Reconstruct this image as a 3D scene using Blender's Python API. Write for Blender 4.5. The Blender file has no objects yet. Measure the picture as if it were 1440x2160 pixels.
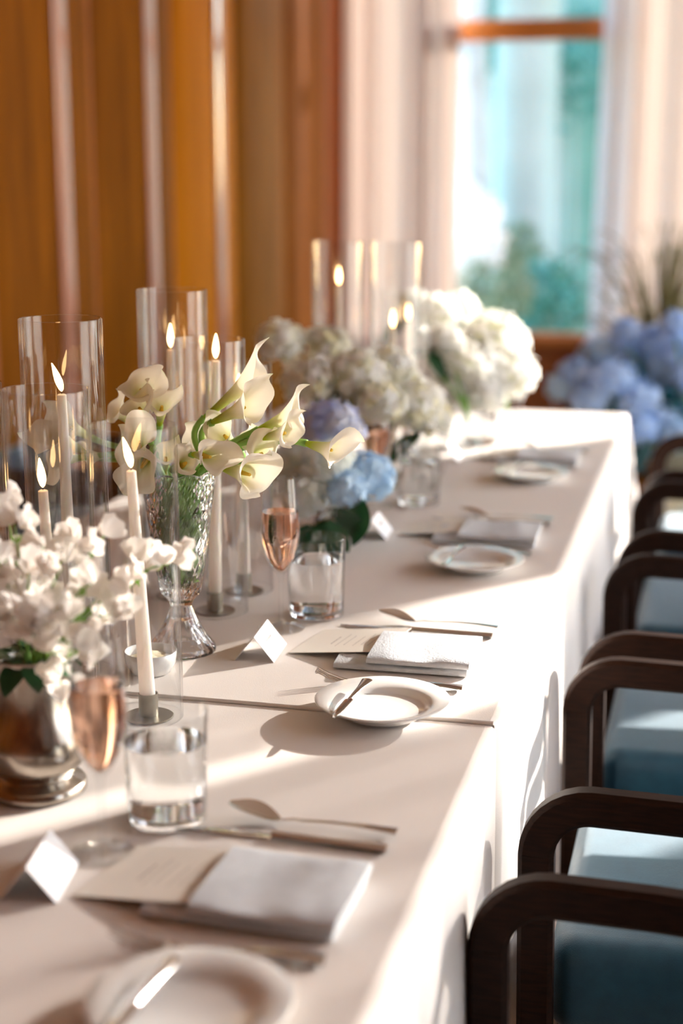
import bpy, bmesh, math, random
from mathutils import Vector, Matrix, Euler, noise
R = random.Random(7)
SC = bpy.context.scene
COL = SC.collection
PI = math.pi
# ------------------------------------------------------------------ camera
CAMZ, TILT, YAW, FPX = 1.405, math.radians(12.56), math.radians(13.7), 3300.0
cd = bpy.data.cameras.new('camera'); cam = bpy.data.objects.new('camera', cd); COL.objects.link(cam)
cam.location = (0, 0, CAMZ); cam.rotation_euler = (PI/2 - TILT, 0, YAW)
cd.sensor_fit = 'VERTICAL'; cd.sensor_height = 36; cd.lens = FPX/2160*36
cd.dof.use_dof = True; cd.dof.focus_distance = 1.97; cd.dof.aperture_fstop = 2.15; cd.clip_start = 0.05
SC.camera = cam
_r = Vector((math.cos(YAW), math.sin(YAW), 0))
_f = Vector((-math.sin(YAW)*math.cos(TILT), math.cos(YAW)*math.cos(TILT), -math.sin(TILT)))
_u = Vector((-math.sin(YAW)*math.sin(TILT), math.cos(YAW)*math.sin(TILT), math.cos(TILT)))
def at(px, py, z=None, d=None):
    """a point of the place from where the photograph shows it, at a known height z or distance d"""
    v = _r*((px-720)/FPX) - _u*((py-1080)/FPX) + _f
    t = d if d is not None else (z-CAMZ)/v.z
    return Vector((0, 0, CAMZ)) + v*t
# ------------------------------------------------------------------ light
SUN_AZ, SUN_EL = math.radians(40), math.radians(17)
w = bpy.data.worlds.new('world'); SC.world = w; w.use_nodes = True
wn = w.node_tree.nodes; bg = wn['Background']
sky = wn.new('ShaderNodeTexSky'); sky.sky_type = 'NISHITA'; sky.sun_disc = False
sky.sun_elevation = SUN_EL; sky.sun_rotation = SUN_AZ; sky.air_density = 1.0; sky.dust_density = 0.6; sky.ozone_density = 3.5
w.node_tree.links.new(sky.outputs[0], bg.inputs[0]); bg.inputs[1].default_value = 1.28
sl = bpy.data.lights.new('sun', 'SUN'); sl.energy = 13.5; sl.color = (1, .93, .85); sl.angle = math.radians(.6)
so = bpy.data.objects.new('sun', sl); COL.objects.link(so)
sdir = Vector((math.sin(SUN_AZ)*math.cos(SUN_EL), math.cos(SUN_AZ)*math.cos(SUN_EL), math.sin(SUN_EL)))
so.rotation_euler = sdir.to_track_quat('Z', 'Y').to_euler(); so.location = (6, 8, 5)
SC.view_settings.view_transform = 'Standard'; SC.view_settings.look = 'None'
SC.view_settings.gamma = 1; SC.view_settings.use_curve_mapping = False
SC.view_settings.exposure = 0.84
SC.cycles.transparent_max_bounces = 48; SC.cycles.max_bounces = 14; SC.cycles.transmission_bounces = 14
SC.cycles.use_denoising = True; SC.cycles.caustics_reflective = False; SC.cycles.sample_clamp_indirect = 6
# ------------------------------------------------------------------ materials
MATS = {}
def nt(name):
    m = bpy.data.materials.new(name); m.use_nodes = True; MATS[name] = m
    return m, m.node_tree.nodes, m.node_tree.links, m.node_tree.nodes['Principled BSDF']
def pm(name, col, rough=.5, metal=0, var=.06, scale=20, bump=0, bscale=200, stretch=None, spec=.5, coat=0, trans=0, ior=1.45, sub=0, col2=None, transl=0, attr=None):
    m, n, l, p = nt(name)
    tc = n.new('ShaderNodeTexCoord'); mp = n.new('ShaderNodeMapping'); l.new(tc.outputs['Object'], mp.inputs[0])
    if stretch: mp.inputs['Scale'].default_value = stretch
    nz = n.new('ShaderNodeTexNoise'); nz.inputs['Scale'].default_value = scale; nz.inputs['Detail'].default_value = 4; l.new(mp.outputs[0], nz.inputs[0])
    cr = n.new('ShaderNodeValToRGB'); l.new(nz.outputs['Fac'], cr.inputs[0])
    c2 = col2 or tuple(min(1, c*(1+var)) for c in col); c1 = tuple(c*(1-var) for c in col) if not col2 else col
    cr.color_ramp.elements[0].position = .32; cr.color_ramp.elements[1].position = .68
    cr.color_ramp.elements[0].color = (*c1, 1); cr.color_ramp.elements[1].color = (*c2, 1)
    out = cr.outputs[0]
    if attr:
        va = n.new('ShaderNodeAttribute'); va.attribute_name = attr
        mx = n.new('ShaderNodeMix'); mx.data_type = 'RGBA'; mx.blend_type = 'MULTIPLY'; mx.inputs['Factor'].default_value = 1
        l.new(out, mx.inputs['A']); l.new(va.outputs['Color'], mx.inputs['B']); out = mx.outputs['Result']
    l.new(out, p.inputs['Base Color'])
    p.inputs['Roughness'].default_value = rough; p.inputs['Metallic'].default_value = metal; p.inputs['Specular IOR Level'].default_value = spec
    p.inputs['Coat Weight'].default_value = coat; p.inputs['Coat Roughness'].default_value = .12
    p.inputs['Transmission Weight'].default_value = trans; p.inputs['IOR'].default_value = ior
    if sub:
        p.inputs['Subsurface Weight'].default_value = sub; p.inputs['Subsurface Radius'].default_value = (.012, .008, .005); p.inputs['Subsurface Scale'].default_value = 1
    if bump:
        b = n.new('ShaderNodeBump'); b.inputs['Strength'].default_value = bump; b.inputs['Distance'].default_value = .001
        n2 = n.new('ShaderNodeTexNoise'); n2.inputs['Scale'].default_value = bscale; n2.inputs['Detail'].default_value = 3; l.new(mp.outputs[0], n2.inputs[0])
        l.new(n2.outputs['Fac'], b.inputs['Height']); l.new(b.outputs[0], p.inputs['Normal'])
    if transl:
        t = n.new('ShaderNodeBsdfTranslucent'); l.new(out, t.inputs[0]); ms = n.new('ShaderNodeMixShader'); ms.inputs[0].default_value = transl
        l.new(p.outputs[0], ms.inputs[1]); l.new(t.outputs[0], ms.inputs[2]); l.new(ms.outputs[0], n['Material Output'].inputs[0])
    return m
def thin_glass(name, tint=(.985, .99, .99), boost=1.0, rough=.0):
    m, n, l, p = nt(name)
    tr = n.new('ShaderNodeBsdfTransparent'); tr.inputs[0].default_value = (*tint, 1)
    gl = n.new('ShaderNodeBsdfGlossy'); gl.inputs['Roughness'].default_value = rough
    lw = n.new('ShaderNodeLayerWeight'); lw.inputs[0].default_value = .5
    pw_ = n.new('ShaderNodeMath'); pw_.operation = 'POWER'; pw_.inputs[1].default_value = 4.0; l.new(lw.outputs['Facing'], pw_.inputs[0])
    mu = n.new('ShaderNodeMath'); mu.operation = 'MULTIPLY_ADD'; mu.inputs[1].default_value = .9; mu.inputs[2].default_value = .04*boost; mu.use_clamp = True
    l.new(pw_.outputs[0], mu.inputs[0])
    ms = n.new('ShaderNodeMixShader'); l.new(mu.outputs[0], ms.inputs[0]); l.new(tr.outputs[0], ms.inputs[1]); l.new(gl.outputs[0], ms.inputs[2])
    l.new(ms.outputs[0], n['Material Output'].inputs[0]); return m
def sheer(name, col, transp, transl=.5):
    m, n, l, p = nt(name); p.inputs['Base Color'].default_value = (*col, 1); p.inputs['Roughness'].default_value = .8
    tl = n.new('ShaderNodeBsdfTranslucent'); tl.inputs[0].default_value = (*col, 1)
    tr = n.new('ShaderNodeBsdfTransparent')
    a = n.new('ShaderNodeMixShader'); a.inputs[0].default_value = transl; l.new(p.outputs[0], a.inputs[1]); l.new(tl.outputs[0], a.inputs[2])
    b = n.new('ShaderNodeMixShader'); l.new(a.outputs[0], b.inputs[1]); l.new(tr.outputs[0], b.inputs[2])
    wv = n.new('ShaderNodeTexWave'); wv.inputs['Scale'].default_value = 900; tc = n.new('ShaderNodeTexCoord'); l.new(tc.outputs['Object'], wv.inputs[0])
    mr = n.new('ShaderNodeMapRange'); mr.inputs['To Min'].default_value = max(0, transp-.04); mr.inputs['To Max'].default_value = transp+.04
    l.new(wv.outputs['Fac'], mr.inputs[0]); l.new(mr.outputs[0], b.inputs[0]); l.new(b.outputs[0], n['Material Output'].inputs[0]); return m
def emit(name, col, s):
    m, n, l, p = nt(name); p.inputs['Base Color'].default_value = (0, 0, 0, 1)
    p.inputs['Emission Color'].default_value = (*col, 1); p.inputs['Emission Strength'].default_value = s; return m
CLOTH = pm('ivory_tablecloth', (.80, .735, .685), .85, var=.025, scale=3, bump=.25, bscale=900, spec=.2)
WOODP = pm('panel_wood', (.13, .037, .0008), .55, scale=6, stretch=(3, 3, .25), col2=(.24, .073, .0015), spec=.04)
HILITE = pm('painted_highlight', (.45, .20, .13), .2, scale=6, stretch=(3, 3, .25), coat=1.0)  # lighter colour paints the wall's window highlights as strips
WOODF = pm('window_wood', (.52, .17, .035), .4, scale=8, stretch=(.5, 4, 4), col2=(.62, .22, .05))
WOODD = pm('sill_wood', (.26, .075, .018), .45, scale=8, stretch=(.5, 4, 4), col2=(.34, .10, .022))
WALNUT = pm('walnut', (.012, .0046, .0024), .5, scale=30, stretch=(1, 8, 8), col2=(.026, .0095, .0045), bump=.15, bscale=120, coat=0, spec=.14)
LEATHER = pm('teal_leather', (.007, .060, .105), .42, scale=40, col2=(.012, .082, .135), bump=.5, bscale=700)
lp_ = LEATHER.node_tree.nodes['Principled BSDF']; lp_.inputs['Sheen Weight'].default_value = .5; lp_.inputs['Sheen Roughness'].default_value = .45; lp_.inputs['Sheen Tint'].default_value = (.85, .95, 1, 1)
PLASTER = pm('plaster', (.74, .70, .64), .8); FLOORM = pm('floor_oak', (.16, .08, .04), .5, scale=6, stretch=(6, .4, 1), col2=(.24, .13, .07))
CEIL = pm('ceiling_wood', (.62, .48, .38), .6, scale=5, stretch=(1, 6, 1), col2=(.70, .56, .45))
CURT = sheer('curtain_linen', (.80, .68, .60), .0, .12); CURTW = sheer('curtain_lining', (.9, .9, .9), .02, .3)
SHEER = sheer('sheer_voile', (.9, .88, .84), .15, .5); SUNDIM = sheer('sun_dimmer_voile', (.9, .88, .84), .26, .5)  # second voile belongs to the panel added to dim the sun
GLASS = thin_glass('clear_glass', boost=1.25); PANE = thin_glass('window_glass', (.97, .98, .98), 1.0)
WATER = pm('water', (1, 1, 1), 0, trans=1, ior=1.33, var=0); CRYSTAL = pm('crystal', (1, 1, 1), 0, trans=1, ior=1.5, var=0)
ROSE = pm('rose_wine', (1.0, .60, .42), 0, trans=1, ior=1.33, var=0); BUBBLE = pm('bubble', (1, .9, .8), .1, var=0)
SILVER = pm('polished_steel', (.80, .78, .76), .13, 1, scale=30, var=.03); ANTIQ = pm('antique_silver', (.26, .22, .18), .24, 1, scale=25, col2=(.48, .43, .37), bump=.15, bscale=60)
PEWTER = pm('pewter', (.30, .27, .22), .38, 1, scale=60, var=.08)
PORC = pm('porcelain', (.85, .83, .80), .12, var=.01, coat=.5); WAX = pm('wax', (.98, .90, .84), .45, var=.01, sub=.3, transl=.4)
WICK = pm('wick', (.02, .015, .01), .9); FLAME = emit('flame', (1, .58, .24), 9)
NAPK = pm('napkin_linen', (.64, .66, .69), .9, var=.04, scale=80, bump=.9, bscale=420, spec=.1)
PAPER = pm('white_card', (.86, .85, .87), .7, var=.01); MENU = pm('cream_card', (.84, .78, .70), .7, var=.01); INK = pm('grey_ink', (.35, .30, .27), .8)
SALT = pm('butter', (.88, .74, .45), .6, scale=200, col2=(.95, .88, .70), bump=.6, bscale=300)
CALLA = pm('calla_spathe', (.93, .86, .74), .42, var=.02, attr='tone', transl=.33); SPADIX = pm('spadix', (.80, .52, .06), .7, bump=.6, bscale=800)
STEM = pm('green_stem', (.18, .38, .06), .4, col2=(.27, .50, .10)); LEAF = pm('dark_leaf', (.012, .065, .022), .38, col2=(.03, .11, .035), transl=.12)
LEAFL = pm('light_leaf', (.16, .32, .06), .5, col2=(.25, .42, .09), transl=.25)
PEAL = pm('sweet_pea_petal', (.90, .84, .78), .55, col2=(.95, .92, .90), transl=.35)
HW = pm('white_floret', (.88, .86, .78), .6, col2=(.95, .94, .92), transl=.3, attr='tone'); 
HB = pm('blue_floret', (.48, .70, .92), .6, col2=(.70, .85, .97), transl=.35); HP = pm('pale_blue_floret', (.80, .88, .94), .6, col2=(.95, .96, .86), transl=.35)
HL = pm('lavender_floret', (.42, .50, .84), .6, col2=(.72, .72, .74), transl=.25); HBB = pm('cornflower_floret', (.40, .62, .96), .6, col2=(.68, .82, .99), transl=.35)
HC = pm('cream_floret', (.80, .74, .50), .6, col2=(.92, .90, .84), transl=.3)
# ------------------------------------------------------------------ mesh helpers
class MB:
    def __init__(s): s.v = []; s.f = []; s.t = []
    def add(s, vs, fs, M=None, tone=None):
        o = len(s.v); s.v += [tuple(M @ Vector(p)) if M else tuple(p) for p in vs]; s.f += [tuple(i+o for i in f) for f in fs]
        s.t += list(tone) if tone else [(1, 1, 1)]*len(vs); return s
    def box(s, x0, x1, y0, y1, z0, z1, M=None):
        vs = [(x, y, z) for z in (z0, z1) for y in (y0, y1) for x in (x0, x1)]
        return s.add(vs, [(0, 2, 3, 1), (4, 5, 7, 6), (0, 1, 5, 4), (2, 6, 7, 3), (0, 4, 6, 2), (1, 3, 7, 5)], M)
    def lathe(s, prof, seg=40, c=(0, 0, 0), M=None, capb=False, capt=False, fn=None):
        vs = []
        for r, z in prof:
            for k in range(seg):
                a = 2*PI*k/seg; rr, zz = (fn(a, r, z) if fn else (r, z)); vs.append((c[0]+rr*math.cos(a), c[1]+rr*math.sin(a), c[2]+zz))
        fs = [(i*seg+k, i*seg+(k+1) % seg, (i+1)*seg+(k+1) % seg, (i+1)*seg+k) for i in range(len(prof)-1) for k in range(seg)]
        if capb: fs.append(tuple(reversed(range(seg))))
        if capt: fs.append(tuple(range((len(prof)-1)*seg, len(prof)*seg)))
        return s.add(vs, fs, M)
    def rings(s, rs, cap=True, M=None):
        n = len(rs[0]); vs = [p for r in rs for p in r]
        fs = [(i*n+k, i*n+(k+1) % n, (i+1)*n+(k+1) % n, (i+1)*n+k) for i in range(len(rs)-1) for k in range(n)]
        if cap: fs += [tuple(reversed(range(n))), tuple(range((len(rs)-1)*n, len(rs)*n))]
        return s.add(vs, fs, M)
    def tube(s, pts, rad, seg=8, M=None):
        pts = [Vector(p) for p in pts]; rs = []; N = len(pts); up = None
        for i, p in enumerate(pts):
            t = (pts[min(i+1, N-1)]-pts[max(i-1, 0)]).normalized()
            if up is None: up = t.orthogonal().normalized()
            up = (up - t*up.dot(t)).normalized(); b = t.cross(up); r = rad[i] if isinstance(rad, (list, tuple)) else rad
            rs.append([p+up*(r*math.cos(2*PI*k/seg))+b*(r*math.sin(2*PI*k/seg)) for k in range(seg)])
        return s.rings(rs, True, M)
    def grid(s, fn, nu, nv, M=None, tone=None):
        vs = [fn(i/nu, j/nv) for i in range(nu+1) for j in range(nv+1)]; w_ = nv+1
        return s.add(vs, [(i*w_+j, i*w_+j+1, (i+1)*w_+j+1, (i+1)*w_+j) for i in range(nu) for j in range(nv)], M, tone)
    def mesh(s, name, m, smooth=True, tone=False):
        me = bpy.data.meshes.new(name); me.from_pydata(s.v, [], s.f); me.materials.append(m)
        if smooth: me.polygons.foreach_set('use_smooth', [True]*len(me.polygons))
        if tone:
            ca = me.color_attributes.new('tone', 'FLOAT_COLOR', 'POINT')
            ca.data.foreach_set('color', [c for t in s.t for c in (*t, 1)])
        me.update(); return me
    def build(s, name, m, parent=None, smooth=True, tone=False, sharp=40):
        me = s.mesh(name, m, smooth, tone)
        if smooth and sharp: me.set_sharp_from_angle(angle=math.radians(sharp))
        return obj(name, me, parent)
def obj(name, me, parent=None, loc=None, rot=None, kind=None):
    o = bpy.data.objects.new(name, me); COL.objects.link(o); o.parent = parent
    if loc is not None: o.location = loc
    if rot is not None: o.rotation_euler = rot
    if kind: o['kind'] = kind
    return o
def thing(name, label, cat, loc=(0, 0, 0), rz=0, group=None, rot=None):
    o = bpy.data.objects.new(name, None); o.empty_display_size = .05; COL.objects.link(o); o.location = loc; o.rotation_euler = rot or (0, 0, rz)
    return tag(o, label, cat, group)
def tag(o, label, cat, group=None):
    o['label'] = label; o['category'] = cat
    if group: o['group'] = group
    return o
def struct(o): o['kind'] = 'structure'; return o
def copy_thing(root, loc, rz, label, group=None):
    r = root.copy(); COL.objects.link(r); r.location = loc; r.rotation_euler = (0, 0, rz); r['label'] = label
    if group: r['group'] = group
    for ch in list(root.children):
        c = ch.copy(); COL.objects.link(c); c.parent = r
        for g in ch.children: d = g.copy(); COL.objects.link(d); d.parent = c
    return r
def rbox(mb, x0, x1, y0, y1, z0, z1, b, seg=3, M=None):
    bm = bmesh.new(); bmesh.ops.create_cube(bm, size=1)
    for v in bm.verts: v.co = Vector(((x0+x1)/2+v.co.x*(x1-x0), (y0+y1)/2+v.co.y*(y1-y0), (z0+z1)/2+v.co.z*(z1-z0)))
    bmesh.ops.bevel(bm, geom=bm.edges[:], offset=b, segments=seg, profile=.5, affect='EDGES'); bm.verts.index_update()
    mb.add([v.co[:] for v in bm.verts], [tuple(v.index for v in f.verts) for f in bm.faces], M); bm.free(); return mb
def sweep_rect(mb, pts, w_, t, ch=.006):
    """pts in the XZ plane; w_ width in plane, t thickness along Y, chamfered"""
    rs = []; N = len(pts)
    for i, (x, z) in enumerate(pts):
        a = Vector(pts[max(i-1, 0)]); b = Vector(pts[min(i+1, N-1)]); d = (b-a).normalized(); n = Vector((-d.y, d.x))
        hw, ht = w_/2, t/2
        cs = [(-hw, -ht+ch), (-hw+ch, -ht), (hw-ch, -ht), (hw, -ht+ch), (hw, ht-ch), (hw-ch, ht), (-hw+ch, ht), (-hw, ht-ch)]
        rs.append([(x+n.x*q, y, z+n.y*q) for q, y in cs])
    return mb.rings(rs)
def arc(cx, cz, r, a0, a1, n=8): return [(cx+r*math.cos(a0+(a1-a0)*i/n), cz+r*math.sin(a0+(a1-a0)*i/n)) for i in range(n+1)]
# ================================================================== the room
XL, XR, YB, YF, ZC = -2.1, 2.9, -2.6, 8.65, 3.5
struct(MB().box(XL-.3, XR+.3, YB-.3, YF+.3, -.1, 0).build('floor', FLOORM, smooth=False))
struct(MB().box(XL-.3, XR+.3, YB-.3, YF+.3, ZC, ZC+.1).build('ceiling', CEIL, smooth=False))
struct(MB().box(XL-.2, XR+.2, YB-.15, YB, 0, ZC).build('wall_back', WOODD, smooth=False))
wl = struct(MB().box(XL-.2, XL-.03, YB, YF, 0, ZC).build('wall_left', WOODD, smooth=False))
# bowed vertical boards of the left wall, one object each
pw = .80
def board(u, v):
    y = (u-.5)*(pw-.016); q = 2*u-1
    return (.06*(1-q*q) - (.03 if abs(q) > .999 else 0), y, v*ZC)
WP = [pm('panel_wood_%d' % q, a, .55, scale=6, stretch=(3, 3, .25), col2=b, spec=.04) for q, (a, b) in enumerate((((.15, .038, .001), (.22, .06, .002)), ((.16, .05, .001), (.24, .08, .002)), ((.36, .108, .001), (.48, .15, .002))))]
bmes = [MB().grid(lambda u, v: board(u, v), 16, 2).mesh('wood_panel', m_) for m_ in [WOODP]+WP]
bdm = MB(); rbox(bdm, -.008, .008, -.05, .05, 0, ZC, .004, 2); bde = bdm.mesh('upright_strip', HILITE)  # pale strip standing in for the reflected highlight along each board
yy = 7.92; nb = 0
while yy > -2.4:
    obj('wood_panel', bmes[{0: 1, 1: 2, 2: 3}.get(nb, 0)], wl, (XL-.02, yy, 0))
    if nb > 1: obj('upright_strip', bde, wl, (XL+.042, yy, 0))
    yy -= pw; nb += 1
# far wall with the visible window; openings (x0,x1,z0,z1)
def wall_x(name, y0, y1, xs, openings, m):
    mb = MB(); cur = xs[0]
    for (a, b, z0, z1) in openings:
        mb.box(cur, a, y0, y1, 0, ZC); mb.box(a, b, y0, y1, 0, z0); mb.box(a, b, y0, y1, z1, ZC); cur = b
    mb.box(cur, xs[1], y0, y1, 0, ZC); return struct(mb.build(name, m, smooth=False))
def wall_y(name, x0, x1, ys, openings, m):
    mb = MB(); cur = ys[0]
    for (a, b, z0, z1) in openings:
        mb.box(x0, x1, cur, a, 0, ZC); mb.box(x0, x1, a, b, 0, z0); mb.box(x0, x1, a, b, z1, ZC); cur = b
    mb.box(x0, x1, cur, ys[1], 0, ZC); return struct(mb.build(name, m, smooth=False))
wall_x('wall_front', YF, YF+.16, (XL-.2, XR+.2), [(-2.02, .12, .47, 3.0)], WOODD)
wall_y('wall_right', XR, XR+.14, (YB, YF), [(1.2, 3.1, .4, 3.1), (3.5, 6.48, .4, 3.1), (7.57, 8.5, .4, 3.1)], WOODD)
def window(name, x0, x1, y):
    z0, z1 = .47, 3.0
    f = MB()
    f.box(x0, x0+.05, y, y+.09, z0, z1).box(x1-.05, x1, y, y+.09, z0, z1).box(x0, x1, y, y+.09, z1-.06, z1).box(x0, x1, y, y+.09, z0, z0+.02)
    fr = struct(f.build(name, WOODF, smooth=False))
    rbox(MB(), -1.53, -.54, y-.01, y+.06, 2.045, 2.155, .006, 2).build('meeting_rail', WOODF, fr)
    for xm in (-1.53, -.54): MB().box(xm-.02, xm+.02, y, y+.08, z0, z1).build('mullion', WOODF, fr, smooth=False)
    MB().box(x0-.04, x1+.04, y-.06, y+.0, z0-.04, z0+.005).build('window_sill', WOODF, fr, smooth=False)
    MB().box(-1.53, -.54, y+.03, y+.034, z0+.02, 2.05).build('pane', PANE, fr, smooth=False)
    MB().box(-1.53, -.54, y+.05, y+.054, 2.15, z1-.06).build('pane', PANE, fr, smooth=False)
    for a_, b_ in ((x0+.05, -1.55), (-.52, x1-.05)): MB().box(a_, b_, y+.04, y+.044, z0+.02, z1-.06).build('pane', PANE, fr, smooth=False)
window('window_1', -2.02, .12, YF+.01)
# curtains
def curtain(name, a, b, fixed, axis, z0, z1, m, period, amp, label=None, lean=0, seed=0, nv=10, cat='curtain'):
    rr = random.Random(seed); n = int(abs(b-a)/period*14); ph = rr.random()*6
    def fn(u, v):
        t = a+(b-a)*u; z = z0+(z1-z0)*v
        o = amp*(math.sin(2*PI*t/period+ph+.5*math.sin(t*9))+.35*math.sin(2*PI*t/(period*.43)+ph*2))*(1.1-.35*v)
        t += lean*(1-v)
        return (t, fixed+o, z) if axis == 'x' else (fixed+o, t, z)
    o = MB().grid(fn, n, nv).build(name, m, sharp=0)
    if label: tag(o, label, cat)
    return o
curtain('curtain', -2.07, -1.43, YF-.10, 'x', .02, 3.3, CURT, .17, .035, 'pinkish linen curtain hanging left of the window beside the wood panelling', seed=1)
curtain('curtain', -.62, .42, YF-.10, 'x', .02, 3.3, CURT, .16, .035, 'pinkish linen curtain hanging right of the window above the blue flowers', seed=2, lean=-.02)
curtain('curtain_lining', -.66, -.50, YF-.165, 'x', .02, 3.3, CURTW, .12, .018, 'white sheer edge of the curtain right of the window', seed=3, lean=-.05)
struct(MB().tube([(-2.08, YF-.12, 3.33), (1.9, YF-.12, 3.33)], .015, 10).build('trim_1', WOODF))
XS = XR-.08
curtain('curtain', 3.45, 5.50, XS, 'y', .02, 3.2, SHEER, .16, .03, 'sheer white curtain on the window side behind the chairs, out of view', seed=4)
curtain('curtain', 1.0, 3.35, XS, 'y', .02, 3.2, SHEER, .16, .03, 'long sheer white curtain near the camera side, out of view', seed=5)
curtain('curtain', 6.13, 6.38, XS, 'y', .02, 3.2, CURT, .1, .04, 'gathered linen curtain beside the pier on the right wall', seed=6)
curtain('dimmer', 5.48, 6.16, XS-.05, 'y', 2.275, 3.2, SUNDIM, .13, .015, 'unseen added sheer valance over the gap of the right window', seed=7, cat='curtain')  # unseen panel added to weaken the sun patch on the table
# ================================================================== outside
tl = pm('teal_render', (.17, .34, .25), .8, scale=1.2, col2=(.28, .46, .35)); pale = pm('pale_stone', (.33, .38, .31), .8, scale=2, col2=(.42, .46, .38)); bark = pm('grey_bark', (.36, .36, .30), .9, scale=3, col2=(.52, .52, .46))
GR = pm('garden_grass', (.08, .16, .05), .9); 
struct(MB().box(-14, 14, YF+.3, 30, -.3, -.2).build('floor_outside', GR, smooth=False))
b = thing('garden_building', 'teal painted building wall seen through the window', 'building', (-1.5, 13.6, -.2))
MB().box(-2.5, 3.2, 0, .3, 0, 5.2).build('wall', tl, b, smooth=False)
for x in (-1.5, -.3, .9, 2.1): MB().box(x-.03, x+.03, -.05, 0, 0, 5.2).build('upright_strip', tl, b, smooth=False)
c0 = at(1105, 400, d=12.2)
c = thing('garden_column', 'pale stone column with square capital outside the window', 'column', (c0.x, c0.y, -.2))
MB().lathe([(.34, 0), (.34, .2), (.26, .3), (.24, 3.0), (.26, 3.06)], 28).build('shaft', pale, c)
ctop = at(1105, 215, d=12.2).z+.2
MB().box(-.36, .36, -.36, .36, 3.0, 3.35).build('capital', pale, c, smooth=False)
hg = thing('sun_blocker', 'tall added hedge outside right of the window, out of view, shading the wall', 'blocker', (1.35, 11.0, -.2))  # unseen block added to keep the sun off the visible window
rbox(MB(), -.60, .02, -.15, .15, 0, 5.2, .08, 3).build('blocker_body', GR, hg)
for i, (px, dd, r) in enumerate(((988, 11.5, .13), (1165, 12.8, .09), (1045, 13.0, .08))):
    p = at(px, 300, d=dd)
    t = thing('tree_trunk', ['grey tree trunk outside the window, left of the stone column', 'thin trunk outside the window, right of the stone column', 'thin dark trunk outside between the grey trunk and the column'][i], 'tree', (p.x, p.y, -.2))
    MB().tube([(0, 0, 0), (.03, 0, 1.5), (-.02, 0, 3), (.04, 0, 4.6)], [r*1.2, r, r*.9, r*.8], 10).build('bark', bark, t)
def leaf_blob(mb, c, r, n, sz, rr, squash=1):
    for _ in range(n):
        while True:
            p = Vector((rr.uniform(-1, 1), rr.uniform(-1, 1), rr.uniform(-1, 1)))
            if p.length < 1: break
        p.z *= squash; e = Euler((rr.uniform(0, 6), rr.uniform(0, 6), 0)).to_matrix().to_4x4(); s_ = sz*rr.uniform(.6, 1.3)
        mb.add([(-s_, 0, 0), (0, -.45*s_, .1*s_), (s_, 0, 0), (0, .45*s_, .1*s_)], [(0, 1, 2, 3)], Matrix.Translation(Vector(c)+p*r) @ e)
wl_ = pm('white_blossom', (.9, .9, .86), .7, transl=.2); gl_ = pm('garden_leaf', (.13, .23, .13), .6, col2=(.36, .44, .32), transl=.2); gl2 = pm('garden_teal_leaf', (.05, .24, .18), .6, col2=(.12, .36, .28), transl=.2)
for i, (px, py, dd, r, m, lab) in enumerate((
    (985, 500, 10.6, .26, wl_, 'sunlit white blossoming shrub outside the left of the window'),
    (960, 420, 11.2, .16, wl_, 'small white blossoming top above the sunlit shrub outside'),
    (1060, 610, 10.8, .24, gl_, 'dark green shrub outside the window under the column'),
    (1150, 640, 11.4, .30, gl2, 'teal green shrub outside at the lower middle of the window'),
    (1085, 540, 11.6, .22, gl_, 'loose green shrub outside before the stone column'),
    (990, 650, 10.4, .28, gl_, 'dark low shrub outside below the white blossoming shrub'),
    (1215, 150, 12.4, .45, gl2, 'teal green foliage outside at the upper right of the window'),
    (1010, 30, 12.6, .40, gl2, 'green foliage outside at the top of the window'))):
    p = at(px, py, d=dd); t = thing('garden_shrub', lab, 'shrub', (p.x, p.y, -.2)); rr = random.Random(50+i)
    h = p.z+.2
    mb = MB(); leaf_blob(mb, (0, 0, h), r, 420, .05, rr, 1.2); mb.build('foliage', m, t)['kind'] = 'stuff'
    MB().tube([(0, 0, 0), (.02, 0, h*.5), (0, 0, h)], [.03, .02, .012], 6).build('stem', bark, t)
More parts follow.
